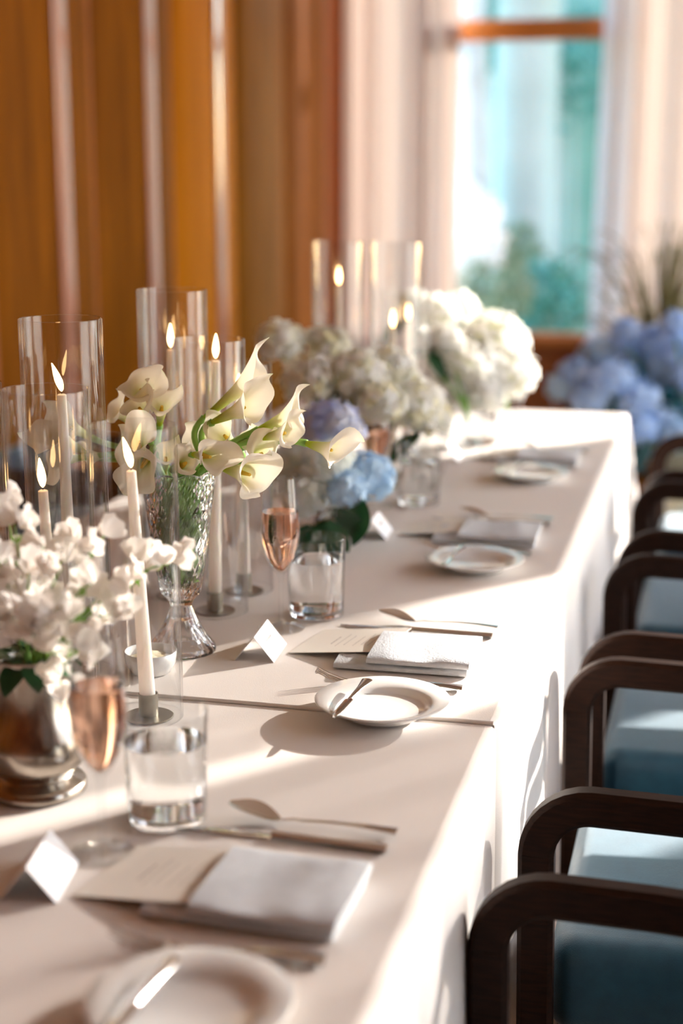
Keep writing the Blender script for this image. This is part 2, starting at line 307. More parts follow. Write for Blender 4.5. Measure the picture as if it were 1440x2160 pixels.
# ================================================================== tables and cloths
XT0, XT1 = -1.16, -.24
def cloth(name, y0, y1, z, near_end, far_end, seed, xo=0, drop=.72):
    rr = random.Random(seed); x0, x1 = XT0-xo, XT1+xo; rc = .014
    # perimeter (ccw seen from above), starting at near-right, with outward normals
    P = []
    def seg(a, b, n, nrm):
        for i in range(n): t = (i+.0)/n; P.append((a[0]+(b[0]-a[0])*t, a[1]+(b[1]-a[1])*t, nrm))
    def corner(cx, cy, a0):
        for i in range(9): a = a0+PI/2*i/9; P.append((cx+rc*math.cos(a), cy+rc*math.sin(a), (math.cos(a), math.sin(a))))
    n = int((y1-y0)/.018)
    closed = near_end and far_end
    seg((x1, y0+(rc if near_end else 0)), (x1, y1-rc), n, (1, 0)) if far_end else seg((x1, y0+rc), (x1, y1+.0001), n, (1, 0))
    if far_end:
        corner(x1-rc, y1-rc, 0); seg((x1-rc, y1), (x0+rc, y1), 50, (0, 1)); corner(x0+rc, y1-rc, PI/2)
        seg((x0, y1-rc), (x0, y0), n, (-1, 0)); P.append((x0, y0, (-1, 0)))
    else:
        P.append((x1, y1, (1, 0)))
    rows = [(-.012, 0), (-.005, -.0012), (-.001, -.005), (0, -.012)] + [(None, -.012-(drop-.012)*(k_/22)**1.1) for k_ in range(1, 23)]
    ph = [2.1, .7, 4.4, 1.0]
    def skirt(PP):
        mb = MB(); L = [0]
        for i in range(1, len(PP)): L.append(L[-1]+math.hypot(PP[i][0]-PP[i-1][0], PP[i][1]-PP[i-1][1]))
        def fn(u, v):
            i = round(u*(len(PP)-1)); x, y, nn = PP[i]; off, dz = rows[round(v*(len(rows)-1))]
            if off is None:
                d = (-dz)/drop; t = y if abs(nn[0]) > .99 else L[i]
                off = d**.8*(.012+.013*math.sin(2*PI*t/.31+ph[0]+1.2*math.sin(t*2.3+ph[1]))+.006*math.sin(2*PI*t/.13+ph[2]))
                cdist = abs(nn[0]*nn[1])*2; off += d*.10*cdist
                if far_end and y < 1.775 and abs(nn[0]) > .99: pass
            if far_end and y < 1.7635 and abs(nn[0]) > .99: off -= .006
            return (x+nn[0]*off, y+nn[1]*off, z+dz)
        return mb.grid(lambda u, v: fn(u, v), len(PP)-1, len(rows)-1)
    mb = skirt(P)
    if not far_end:
        P2 = [(x0, y1-(y1-y0)*i/n, (-1, 0)) for i in range(n+1)]; m2 = skirt(P2); mb.add(m2.v, m2.f)
    ins = .012
    def top(u, v):
        x = x0+ins+(x1-x0-2*ins)*u; ya = y0; yb = y1-(ins if far_end else 0); y = ya+(yb-ya)*v
        return (x, y, z)
    mb.add(*(lambda g: (g.v, g.f))(MB().grid(top, 10, 20)))
    return mb, z
tb = thing('banquet_table', 'long banquet table hidden under the near tablecloth', 'table', (-.70, .55, 0))
MB().box(-.44, .44, -1.2, 1.19, .71, .742).build('table_top', WOODD, tb, smooth=False)
for x in (-.4, .4):
    for y in (-1.15, 1.14): MB().box(x-.02, x+.02, y-.02, y+.02, 0, .71).build('leg', WOODD, tb, smooth=False)
tb2 = thing('banquet_table', 'second banquet table hidden under the far tablecloth', 'table', (-.70, 2.97, 0))
MB().box(-.44, .44, -1.2, 1.2, .71, .742).build('table_top', WOODD, tb2, smooth=False)
for x in (-.4, .4):
    for y in (-1.15, 1.15): MB().box(x-.02, x+.02, y-.02, y+.02, 0, .71).build('leg', WOODD, tb2, smooth=False)
mb, _ = cloth('a', -.60, 1.90, .7495, False, False, 3)
tag(mb.build('tablecloth', CLOTH, sharp=0), 'ivory cloth on the nearest table, tucked under the far cloth edge', 'tablecloth')
mb, _ = cloth('b', 1.763, 4.20, .754, False, True, 5, xo=.005)
n0 = [(XT0-.005+.93*i/60, 0, 0) for i in range(61)]
def hem(u, v):   # soft rolled hem where the far cloth lies over the near one
    x = XT0+.003+.914*u; a = PI*v; return (x, 1.763-.0035*math.sin(a)+.003*noise.noise(Vector((x*6, 0, 0))), .7515+.0025*math.cos(a))
mb.add(*(lambda g: (g.v, g.f))(MB().grid(hem, 60, 6)))
tag(mb.build('tablecloth', CLOTH, sharp=0), 'ivory cloth on the far table with its hem lying over the near cloth', 'tablecloth')
# ================================================================== chairs
def make_chair(label, cat='chair', group='armchairs along the table'):
    t = thing('armchair', label, cat, (0, 0, 0), 0, group)
    path = [(-.262, 0), (-.266, .35), (-.27, .588)] + [(x, z) for x, z in arc(-.205, .588, .065, PI, PI/2, 8)] + [(-.1, .651), (.1, .64), (.30, .630)] + arc(.31, .585, .045, PI/2, 0, 5) + [(.365, .3), (.385, 0)]
    for sy in (-1, 1):
        mb = MB(); sweep_rect(mb, path, .044, .032)
        o = mb.build('arm_frame', WALNUT, t); o.location.y = sy*.262
        bk = MB(); sweep_rect(bk, [(.325, .36), (.35, .55), (.37, .645)], .036, .03); bk.build('back_post', WALNUT, t).location.y = sy*.235
    s = MB(); rbox(s, -.255, .31, -.243, .243, .33, .462, .032, 4); s.build('seat', LEATHER, t)
    MB().box(-.24, .25, -.235, .235, .30, .335).build('seat_rail', WALNUT, t, smooth=False)
    MB().tube([(-.252, -.246, .345), (-.252, .246, .345)], .004, 6).build('piping', LEATHER, t)
    bb = MB()
    def back(u, v):
        y = -.235+.47*u; z = .46+.175*v; return (.325+.10*(z-.5)+.035*(1-(2*u-1)**2), y, z)
    g = MB().grid(back, 12, 6); bb.add(g.v, g.f); bb.add([(x+.03, y, z) for x, y, z in g.v], [tuple(reversed(f)) for f in g.f])
    nU, nV = 13, 7; per = [i*nV for i in range(nU)] + [(nU-1)*nV+j for j in range(1, nV)] + [i*nV+nV-1 for i in range(nU-2, -1, -1)] + [j for j in range(nV-2, 0, -1)]
    for a_, b_ in zip(per, per[1:]+per[:1]): bb.f.append((a_, b_, b_+nU*nV, a_+nU*nV))
    bb.build('backrest', LEATHER, t)
    return t
CX = .082
ch0 = make_chair('dark walnut armchair nearest the camera with its seat out of frame')
ch0.location = (CX-.022, 1.265, 0)
labs = ['dark walnut armchair second from the camera, its blue seat lit by sun', 'walnut armchair third from the camera, its arm frame reddish in the light', 'dark armchair fourth from the camera', 'small dark armchair farthest along the table beside its corner']
for lab, y, x in zip(labs, (2.035, 2.70, 3.435, 4.1), (CX, CX+.01, CX+.02, CX+.03)): copy_thing(ch0, (x, y, 0), 0, lab)
for i, y in enumerate((1.6, 2.35, 3.05, 3.8)):
    copy_thing(ch0, (-1.52, y, 0), PI, ['dark walnut armchair across the table behind the glass cylinders', 'dark armchair across the table behind the calla lilies', 'dark armchair across the table behind the white hydrangeas', 'armchair across the table at its far end'][i], 'armchairs across the table')
# ================================================================== tableware
def lens(mb, st, M=None):
    rs = []
    for x, hw, z, th, cup in st:
        tp = [(x, hw*u, z+cup*(u*u)) for u in (-1, -.6, -.2, .2, .6, 1)]; bt = [(x, hw*u, z-th*(1-u*u)**.5*1.0+cup*(u*u)-.0002) for u in (.9, .5, 0, -.5, -.9)]
        rs.append(tp+bt)
    return mb.rings(rs, True, M)
def handle(x0, x1, w0, w1, z0=.003, arch=.003, n=7):
    return [(x0+(x1-x0)*i/n, w0+(w1-w0)*(i/n)**1.6, z0+arch*math.sin(PI*i/n), .0022, -.0004) for i in range(n+1)]
def fork(label, loc, rz):
    t = thing('fork', label, 'fork', loc, rz, 'dinner forks')
    m = MB(); st = [(-.035, .0115, .0035, .0015, 0), (-.028, .012, .003, .0016, .001), (-.018, .009, .0025, .002, .0005), (-.008, .003, .004, .0022, 0)] + handle(0, .105, .0026, .0105, .0045, .004); lens(m, st); m.build('handle', SILVER, t)
    for k_ in range(4):
        y = -.009+.006*k_; m = MB(); m.tube([(-.034, y, .003), (-.05, y, .006), (-.066, y*1.0, .012), (-.08, y*.98, .019)], [.0016, .0014, .0011, .0005], 6); m.build('tine', SILVER, t)
    return t
def spoon(label, loc, rz):
    t = thing('spoon', label, 'spoon', loc, rz, 'teaspoons')
    m = MB(); N = 10; st = []
    for i in range(N+1):
        q = i/N; x = -.088+.055*q; hw = .0168*math.sin(PI*min(1, max(.03, q*.97+.015)))**.6; st.append((x, max(hw, .002), .0015+.016*(1-q)**1.5+.003*q, .0010, .0065*(hw/.0168)**2))
    lens(m, st); m.build('bowl', SILVER, t)
    m = MB(); lens(m, [(-.035, .0026, .0045, .002, 0), (-.02, .0024, .007, .0022, 0)] + handle(-.01, .088, .0026, .0085, .007, .002)); m.build('handle', SILVER, t)
    return t
def knife(label, loc, rz, s=1.0, name='knife', group='dinner knives'):
    t = thing(name, label, 'knife', loc, rz, group)
    m = MB(); rs = []
    for i in range(9):
        q = i/8; x = (-.112+.105*q)*s; hw = .0105*min(1, (q*3+.05))**.5*s; rs.append([(x, -hw*.6, .0016), (x, hw*.1, .0028), (x, hw, .0010), (x, hw, .0006), (x, -hw*.6, .0004)])
    m.rings(rs); m.build('blade', SILVER, t)
    m = MB(); rs = []
    for i in range(9):
        q = i/8; x = (-.008+.118*q)*s; a = (.0045+.0035*q+(.008*max(0, q-.55) if s < 1 else 0))*s; h = .0035*s; rs.append([(x, a*math.cos(2*PI*k_/10), .0038*s+h*math.sin(2*PI*k_/10)) for k_ in range(10)])
    m.rings(rs); m.build('handle', SILVER, t)
    return t
def plate(label, loc):
    t = thing('bread_plate', label, 'plate', loc, 0, 'bread plates')
    prof = [(.0, .0035), (.044, .003), (.045, 0), (.048, 0), (.049, .004), (.060, .009), (.0815, .0172), (.0825, .0185), (.0815, .0195), (.062, .0130), (.056, .0115), (.0525, .0078), (.050, .0068), (.0, .0062)]
    MB().lathe(prof, 64).build('dish', PORC, t, sharp=0); return t
def tumbler(label, loc, lvl=.085):
    t = thing('tumbler', label, 'glass', loc, 0, 'water tumblers')
    MB().lathe([(0, 0), (.038, 0), (.0405, .003), (.0435, .118), (.0430, .1188), (.0422, .118), (.0395, .012), (.036, .0095), (0, .0088)], 48).build('glass', GLASS, t, sharp=30)
    MB().lathe([(0, .0012), (.0375, .0014), (.0388, .0078), (0, .0080)], 40).build('thick_base', CRYSTAL, t, sharp=30)
    rr = .0393+(.0422-.0393)*(lvl/.118)
    MB().lathe([(0, .0100), (.036, .0105), (.0390, .0135), (rr, lvl-.001), (rr, lvl), (0, lvl-.0006)], 48).build('water', WATER, t, sharp=30)
    return t
def flute(label, loc, bub=False):
    t = thing('champagne_flute', label, 'glass', loc, 0, 'champagne flutes')
    pr = [(0, .0), (.033, 0), (.0335, .0012), (.018, .004), (.006, .008), (.0036, .016), (.0034, .070), (.005, .080), (.012, .088), (.021, .104), (.0265, .125), (.0285, .143), (.0272, .168), (.0235, .205), (.0218, .220)]
    MB().lathe(pr + [(.0213, .2205)] + [(max(r-.0011, 0), z+(.003 if z < .09 else 0)) for r, z in reversed(pr[7:-1])] + [(0, .0815)], 44).build('glass', GLASS, t, sharp=30)
    liq = [(0, .0845), (.0040, .0855), (.0105, .0915), (.0195, .1065), (.0250, .1265), (.0270, .1430), (.0258, .1675), (.0256, .1715), (0, .1708)]
    MB().lathe(liq, 40).build('sparkling_rose', ROSE, t, sharp=30)
    if bub:
        m = MB(); rr = random.Random(4)
        for _ in range(120):
            a = rr.uniform(0, 6.28); z = rr.uniform(.09, .17); q = rr.uniform(0, .022)*(1 if z > .11 else .45); s_ = rr.uniform(.0003, .0006); m.lathe([(0, -s_), (s_, 0), (0, s_)], 6, (q*math.cos(a), q*math.sin(a), z))
        m.build('bubbles', BUBBLE, t)['kind'] = 'stuff'
    return t
def napkin(label, loc, rz, seed):
    t = thing('napkin', label, 'napkin', loc, rz, 'folded napkins'); rr = random.Random(seed); ox = rr.uniform(0, 9)
    def slab(x0, x1, y0, y1, z0, z1, e=.006, wob=.0012):
        m = MB()
        def pt(u, a):   # cross-section across Y rounded at -Y fold and +Y edge
            x = x0+(x1-x0)*u; hz = (z1-z0)/2; zc = (z0+z1)/2; ca, sa = math.cos(a), math.sin(a)
            yy = (y0+y1)/2+(abs(ca)**.35*(1 if ca > 0 else -1))*(y1-y0)/2; zz = zc+(abs(sa)**.6*(1 if sa > 0 else -1))*hz
            if sa > 0: zz += wob*noise.noise(Vector((x*40+ox, yy*25, 0)))*1.5; zz += .0015*math.sin(x*60+ox)*sa
            return (x, yy, zz)
        rs = [[pt(i/14, 2*PI*k_/28) for k_ in range(28)] for i in range(15)]
        m.rings(rs); return m
    slab(-.045, .132, .004, .128, 0, .0115).build('lower_fold', NAPK, t, sharp=60)
    slab(0, .135, 0, .132, .0108, .0215).build('upper_fold', NAPK, t, sharp=60)
    return t
def ink_lines(parent, lines):
    m = MB()
    for (x, y0, y1, wd, M) in lines:
        rr = random.Random(int((x+y0)*99999)); y = y0
        while y < y1-.002:
            ln = rr.uniform(.003, .009); e = min(y+ln, y1); m.add([(x, y, .0), (x+wd, y, 0), (x+wd, e, 0), (x, e, 0)], [(0, 1, 2, 3)], M); y = e+.0012
    return m.build('menu_print', INK, parent, smooth=False)
def menu(label, loc, rz, tilt):
    t = thing('menu_card', label, 'menu card', loc, 0, 'menu cards', rot=(0, tilt, rz))
    MB().box(0, .135, 0, .118, 0, .0006).build('card', MENU, t, smooth=False)
    I = Matrix.Translation((0, 0, .00075))
    ink_lines(t, [(.045, .040, .078, .0016, I)] + [(.056+.011*k_+(.004 if k_ > 1 else 0), .030+.004*(k_ % 2), .088-.006*(k_ % 3), .0009, I) for k_ in range(5)])
    return t
def place_card(label, loc, rz, seed):
    t = thing('place_card', label, 'place card', loc, rz, 'folded place cards')
    hw, h, ln = .027, .034, .085
    for s_, nm in ((-1, 'rear_leaf'), (1, 'front_leaf')):
        MB().add([(s_*hw, 0, 0), (0, 0, h), (0, ln, h), (s_*hw, ln, 0), (s_*(hw-.0008), 0, 0), (0, 0, h-.0008), (0, ln, h-.0008), (s_*(hw-.0008), ln, 0)], [(0, 1, 2, 3), (7, 6, 5, 4), (0, 4, 5, 1), (3, 2, 6, 7), (0, 3, 7, 4)]).build(nm, PAPER, t, smooth=False)
    d = Vector((hw, 0, -h)).normalized(); nn = Vector((h, 0, hw)).normalized()
    rr = random.Random(seed); pts = []
    for i in range(46):
        q = i/45; y = .026+.032*q; s_ = .017+.0022*math.sin(i*1.25+seed)*(1.4 if i % 11 < 4 else .7); p = Vector((0, y, h))+d*s_+nn*.0006; pts.append(p)
    MB().tube(pts, .0002, 4).build('handwritten_name', INK, t)
    return t
which = ['in the nearest place setting', 'in the sharply focused place setting', 'in the third place setting from the camera', 'in the farthest visible place setting']
PY = (1.05, 1.760, 2.475, 3.24)
for i, y in enumerate(PY):
    z = .7545 if i else .7500
    w_ = which[i]
    plate('white porcelain bread plate '+w_, (-.378, y, z))
    # butter knife lying on the plate rim
    t = knife('small butter knife on the bread plate '+w_, (-.412, y-.02, z+.0215), 0, .62, 'butter_knife', 'butter knives')
    t.rotation_euler = (0, 0, PI/2-.06)
    fork('steel dinner fork behind the bread plate '+w_, (-.402, y+.094 if i else y+.10, z), .10)
    napkin('folded pale grey linen napkin '+w_, (-.431, y+.143, z), .02 if i else -.03, i)
    menu('cream menu card tucked into the napkin '+w_, (-.552, y+.200 if i else y+.175, z+.0008), -.17, -.135)
    knife('steel dinner knife beyond the napkin '+w_, (-.402, y+.340, z), -.03)
    spoon('steel teaspoon lying beside the dinner knife '+w_, (-.378, y+.375, z), -.03)
    place_card('white folded place card '+w_, (-.587, y+.155, z), .07 if i else .16, i)
    tumbler('clear water tumbler '+w_, [(-.527, 1.41, z), (-.562, 2.150, z), (-.562, 2.945, z), (-.55, 3.64, z)][i])
    flute('champagne flute of sparkling rose '+w_, [(-.560, 1.318, z), (-.594, 2.072, z), (-.640, 2.905, z), (-.642, 3.726, z)][i], i == 1)
# little dish
t = thing('salt_dish', 'small white dish of butter and salt beside the crystal vase', 'dish', (-.706, 1.842, .7545))
MB().lathe([(0, .001), (.022, .001), (.024, 0), (.026, .001), (.033, .014), (.0345, .029), (.0338, .0295), (.0325, .029), (.030, .013), (0, .008)], 40).build('bowl', PORC, t, sharp=0)
m = MB(); m.lathe([(.0305, .016), (.028, .019), (.018, .023), (.008, .025), (0, .0255)], 24, fn=lambda a, r, z: (r, z+.003*noise.noise(Vector((r*200*math.cos(a), r*200*math.sin(a), 0))))); m.build('butter', SALT, t)
# ================================================================== candles and cylinders
def cylinder(label, x, y, z, h, r=.0525):
    o = MB().lathe([(r-.0026, 0), (r, 0), (r, h-.001), (r-.0013, h), (r-.0026, h-.001), (r-.0026, 0)], 64, fn=None).build('glass_cylinder', GLASS, sharp=35)
    o.location = (x, y, z); return tag(o, label, 'candle shade', 'glass cylinders around the candles')
def candle(label, x, y, z, tx, ty, tz, flame_lean=(0, 0), fl=.036):
    hd = thing('candle_holder', 'pewter candle holder under the '+label, 'candle holder', (x, y, z), 0, 'candle holders')
    MB().lathe([(0, 0), (.030, 0), (.0305, .0012), (.0295, .002), (0, .0022)], 40).build('base_disc', PEWTER, hd, sharp=30)
    MB().lathe([(.0105, .0022), (.0118, .0022), (.0118, .030), (.0104, .030), (.0104, .004)], 28).build('socket', PEWTER, hd, sharp=30)
    t = thing('taper_candle', label, 'candle', (x, y, z+.006), 0, 'lit taper candles')
    top = Vector((tx-x, ty-y, tz-z-.006)); N = 10
    MB().tube([top*(i/N) for i in range(N+1)] + [top+Vector((0, 0, .0012))], [.0100-.0042*(i/N)**1.1 for i in range(N+1)]+[.0038], 20).build('wax', WAX, t, sharp=40)
    wk = top+Vector((flame_lean[0]*.15, flame_lean[1]*.15, .009))
    MB().tube([top, top+Vector((0, 0, .004)), wk], .0006, 6).build('wick', WICK, t)
    pr = [(0, 0), (.0028, .003), (.0046, .009), (.0050, .014), (.0040, .022), (.0022, .030), (.0008, fl*.97), (0, fl)]
    rs = []
    for r, zz in pr:
        q = zz/fl; c_ = top+Vector((flame_lean[0]*q**1.3, flame_lean[1]*q**1.3, .004+zz)); rs.append([c_+Vector((max(r, .0002)*math.cos(2*PI*k_/12), max(r, .0002)*math.sin(2*PI*k_/12), 0)) for k_ in range(12)])
    MB().rings(rs).build('flame', FLAME, t)
ZT = .7545
CY = [ # label, cylinder x,y,h, candle base, candle top, lean
 ('tall lit taper in the large cylinder at the left edge', 'tall glass cylinder second from the left edge', -.806, 1.822, .462, (-.80, 1.81), (-.798, 1.800, 1.123), (-.011, -.002)),
 ('short lit taper in the cylinder at the lower left', 'glass cylinder with a short taper at the left, before the tallest one', -.778, 1.708, .390, (-.775, 1.70), (-.780, 1.694, 1.023), (-.003, 0)),
 ('leaning lit taper nearest the camera, before the crystal vase', 'nearest glass cylinder, before the crystal vase', -.664, 1.692, .358, (-.653, 1.692), (-.6655, 1.690, 1.053), (-.009, 0)),
 ('lit taper behind the top calla lilies', 'tall glass cylinder behind the left calla lilies', -.800, 2.215, .468, (-.80, 2.20), (-.797, 2.198, 1.134), (0, 0)),
 ('lit taper right of the crystal vase', 'glass cylinder right of the crystal vase', -.718, 2.138, .405, (-.714, 2.134), (-.708, 2.140, 1.127), (.001, 0)),
 ('lit taper behind the calla blooms right of the vase', 'short glass cylinder half hidden behind the calla blooms', -.715, 2.262, .355, (-.704, 2.249), (-.708, 2.25, 1.055), (0, 0)),
 ('far lit taper in the left one of two distant cylinders', 'left one of the two tall distant glass cylinders', -.770, 3.125, .497, (-.766, 3.12), (-.766, 3.12, 1.161), (0, 0)),
 ('far lit taper in the right one of two distant cylinders', 'right one of the two tall distant glass cylinders', -.645, 3.110, .498, (-.651, 3.11), (-.651, 3.11, 1.077), (0, 0)),
 ('lit taper among the distant white flowers', 'short distant glass cylinder among the white flowers', -.682, 3.39, .38, (-.677, 3.385), (-.673, 3.38, 1.066), (0, 0)),
 ('low lit taper at the left picture edge', 'glass cylinder cut off by the left picture edge', -.905, 1.735, .390, (-.905, 1.735), (-.905, 1.735, 1.0), (0, 0))]
for lab, cl, x, y, h, b0, t0, ln in CY:
    cylinder(cl, x, y, ZT if y > 1.763+.05 else (.7502 if y < 1.70 else ZT), h)
    candle(lab, b0[0], b0[1], ZT if b0[1] > 1.735 else .7502, *t0, ln)
# ================================================================== crystal vase with callas
VX, VY = -.698, 1.942
cv = thing('crystal_vase', 'cut crystal footed vase holding the calla lilies', 'vase', (VX, VY, ZT))
def cut(a, r, z):
    if z < .085:
        return r*(1+.02*abs(math.sin(9*a)))-.0006, z
    d1 = abs(math.sin(8*a+z*95)); d2 = abs(math.sin(8*a-z*95)); k_ = min(d1, d2)
    fan = abs(math.sin(24*a)) if z > .215 else 1
    return r-.0022*(1-k_)**2-.0010*(1-fan)-.0008*abs(math.sin(32*a+z*400)), z+(.004*abs(math.sin(5*a)) if z > .243 else 0)
outer = [(0, .045), (.010, .043), (.018, .030), (.030, .012), (.042, .001), (.046, 0), (.0462, .004), (.044, .009), (.034, .022), (.024, .040), (.0175, .056), (.0150, .064), (.0165, .070), (.022, .076)]
N = 44
outer += [(.027+.0225*(i/N)**.75+.003*(i/N)**6, .082+.165*i/N) for i in range(N+1)]
inner = [(.0455, .247), (.042, .20), (.037, .15), (.031, .11), (.022, .092), (0, .088)]
m = MB(); m.lathe(outer, 128, fn=cut); m.build('cut_bowl_and_foot', CRYSTAL, cv, smooth=False)
m = MB(); m.lathe([(.0520, .2475), (.049, .2490)] + inner, 128, fn=lambda a, r, z: (r, z+(.004*abs(math.sin(5*a)) if z > .243 else 0))); m.build('inner_wall', CRYSTAL, cv)
m = MB(); m.lathe([(0, .0895), (.021, .0925), (.030, .1105), (.036, .150), (.0405, .192), (0, .192)], 48); m.build('water', WATER, cv, sharp=30)
def bez(p0, p1, p2, p3, n=10):
    return [p0*(1-t)**3+p1*3*t*(1-t)**2+p2*3*t*t*(1-t)+p3*t**3 for t in [i/n for i in range(n+1)]]
def spathe(L, Rm, seed, wrap=1.08):
    rr = random.Random(seed); p1, p2 = rr.uniform(0, 6), rr.uniform(0, 6); NU, NV = 22, 44; vs = []; tn = []
    for i in range(NU+1):
        s_ = i/NU
        for j in range(NV+1):
            v = 2*j/NV-1; a = PI*wrap*v; back = (1+math.cos(a))/2
            Lh = L*(.70+.22*back+.13*math.exp(-(a/.33)**2)*s_**3)
            tube_ = .11+.34*s_**1.1; fl = .47*max(0, s_-.45)**1.6/.38*(.75+.35*math.exp(-(a/.9)**2))
            r = Rm*(tube_+fl)*(1+.07*v*s_)*(1+.10*s_**3*math.sin(3*a+p1)+.06*s_**4*math.sin(5*a+p2))
            z = Lh*s_-Rm*.55*max(0, s_-.80)**1.5*8*(.7+.5*math.sin(2*a+p2))*(1-.8*math.exp(-(a/.4)**2))
            r *= (1-.45*math.exp(-(a/.30)**2)*max(0, s_-.86)*4)
            # local +X is the back (tip) side
            vs.append((r*math.cos(a)*(.98 if abs(v) < .95 else 1)+Rm*.12*s_*s_, r*math.sin(a)*.93, z))
            g = max(0, 1-s_/.68)**1.0; y_ = max(0, 1-s_/.85)
            tip = max(0, s_-.93)*8*math.exp(-(a/.16)**2)
            c = [1-.62*g-.05*y_-.3*tip, 1-.42*g-.03*y_-.1*tip, max(.02, 1-.90*g-.42*y_)-.5*tip]; tn.append(tuple(c))
    w_ = NV+1
    fs = [(i*w_+j, i*w_+j+1, (i+1)*w_+j+1, (i+1)*w_+j) for i in range(NU) for j in range(NV)]
    return MB().add(vs, fs, None, tn)
CAL = [ # base px,py,d ; mouth px,py,d ; tip px,py ; mouth radius m ; label
 ((428, 884, 2.06), (572, 765, 2.03), (556, 712), .030, 'calla lily reaching highest to the upper right'),
 ((445, 892, 2.05), (562, 838, 1.99), (574, 800), .033, 'calla lily just below the one reaching highest'),
 ((541, 908, 2.02), (652, 860, 2.00), (652, 815), .031, 'calla lily pointing right before the white hydrangeas'),
 ((548, 925, 2.01), (636, 906, 1.97), (640, 870), .027, 'calla lily tucked under the one pointing right'),
 ((642, 934, 2.00), (737, 960, 1.97), (768, 940), .031, 'outermost calla lily stretching right over the blue flowers'),
 ((466, 985, 2.03), (566, 1012, 1.94), (548, 958), .041, 'large open calla lily facing the camera above the flute'),
 ((522, 975, 2.04), (572, 945, 1.99), (570, 908), .030, 'calla lily curling above the large open bloom'),
 ((405, 958, 2.00), (468, 968, 1.95), (494, 966), .030, 'blush calla lily lying sideways over the vase rim'),
 ((372, 990, 2.03), (405, 968, 1.98), (392, 945), .024, 'half hidden calla lily at the vase rim'),
 ((505, 950, 2.07), (452, 898, 2.03), (430, 865), .027, 'calla lily with a thin tip curling up to the left'),
 ((470, 950, 2.08), (405, 925, 2.05), (385, 905), .032, 'broad cream calla lily behind the vase rim'),
 ((552, 962, 2.05), (518, 912, 2.03), (512, 880), .020, 'small fluted white calla lily in the middle'),
 ((305, 868, 2.13), (292, 792, 2.06), (338, 790), .038, 'topmost calla lily of the left group'),
 ((318, 900, 2.10), (278, 835, 2.06), (312, 800), .032, 'calla lily below the topmost one of the left group'),
 ((336, 900, 2.10), (345, 830, 2.06), (374, 806), .028, 'upright calla lily right of the left group'),
 ((282, 900, 2.14), (232, 848, 2.12), (228, 812), .025, 'small calla lily left of the left group'),
 ((298, 975, 2.08), (290, 905, 2.00), (302, 868), .028, 'calla lily seen through the nearest cylinder, facing the camera'),
 ((335, 975, 2.10), (262, 945, 2.05), (250, 915), .034, 'broad calla lily behind the nearest cylinder'),
 ((318, 955, 2.06), (285, 1005, 2.00), (258, 1050), .034, 'drooping calla lily behind the nearest candle flame'),
 ((196, 925, 2.16), (112, 882, 2.10), (90, 850), .032, 'calla lily seen through the left cylinders, upper one'),
 ((190, 960, 2.14), (82, 905, 2.08), (45, 905), .034, 'calla lily seen through the left cylinders, outermost one'),
 ((175, 965, 2.12), (100, 972, 2.08), (92, 1005), .032, 'calla lily seen through the left cylinders, lowest one'),
 ((240, 960, 2.14), (168, 965, 2.12), (150, 950), .020, 'slim yellowish calla bud at the left'),
 ((346, 1005, 2.10), (352, 940, 2.06), (372, 915), .023, 'calla bud standing in the middle of the vase'),
]
for i, (b_, m_, t_, rm, lab) in enumerate(CAL):
    B = at(b_[0], b_[1], d=b_[2]); Mo = at(m_[0], m_[1], d=m_[2]); T = at(t_[0], t_[1], d=m_[2])
    ax = (Mo-B); L = ax.length; az = ax.normalized(); tx = (T-Mo); tx = (tx-az*tx.dot(az)).normalized(); ty = az.cross(tx)
    t = thing('calla_lily', 'cream '+lab, 'flower', B, 0, 'calla lilies in the crystal vase')
    M = Matrix((tx, ty, az)).transposed().to_4x4()
    sp = spathe(L*1.12, rm, 100+i); o = sp.mesh('spathe', CALLA, True, True); o.transform(M); so_ = obj('spathe', o, t)
    pts = [az*(L*.10+L*.52*q) for q in (0, .5, 1)]
    MB().tube(pts, [.0035, .0038, .002], 8).build('spadix', SPADIX, t)
    rr = random.Random(i); a = rr.uniform(0, 6.28)
    V = Vector((VX, VY, ZT)); side = Vector((B.x-VX, B.y-VY, 0)); side = side.normalized() if side.length > .01 else Vector((1, 0, 0))
    rim = V+side*.030+Vector((.008*math.cos(a), .008*math.sin(a), .245)); foot = V-side*.012+Vector((.012*math.cos(a), .012*math.sin(a), .10))
    p0 = az*.003
    q1 = bez(p0, -az*.045, (rim-B)+Vector((side.x*.02, side.y*.02, .035)), rim-B, 12); q2 = bez(rim-B, rim-B-Vector((side.x*.01, side.y*.01, .04)), foot-B+Vector((0, 0, .05)), foot-B, 8)
    MB().tube(q1+q2[1:], [.0052]+[.0042]*(len(q1)+len(q2)-2), 8).build('stem', STEM, t, sharp=0)
# leaves among the stems in the vase
for i in range(9):
    a = i*.7+.3; t = thing('green_stem', 'cut green leafy stem in the crystal vase water', 'stem', (VX, VY, ZT+.098), 0, 'loose green stems in the crystal vase')
    MB().tube([(.008*math.cos(a), .008*math.sin(a), 0), (.024*math.cos(a+.5), .024*math.sin(a+.5), .08), (.034*math.cos(a+.7), .034*math.sin(a+.7), .150)], .0035, 7).build('stalk', LEAFL, t)
    for k_ in range(2):
        z0 = .03+.05*k_; mm = MB()
        mm.grid(lambda u, v: ((.016+.014*u)*math.cos(a+.5+v*.5), (.016+.014*u)*math.sin(a+.5+v*.5), z0+.05*u), 4, 2); mm.build('leaf', LEAFL, t)
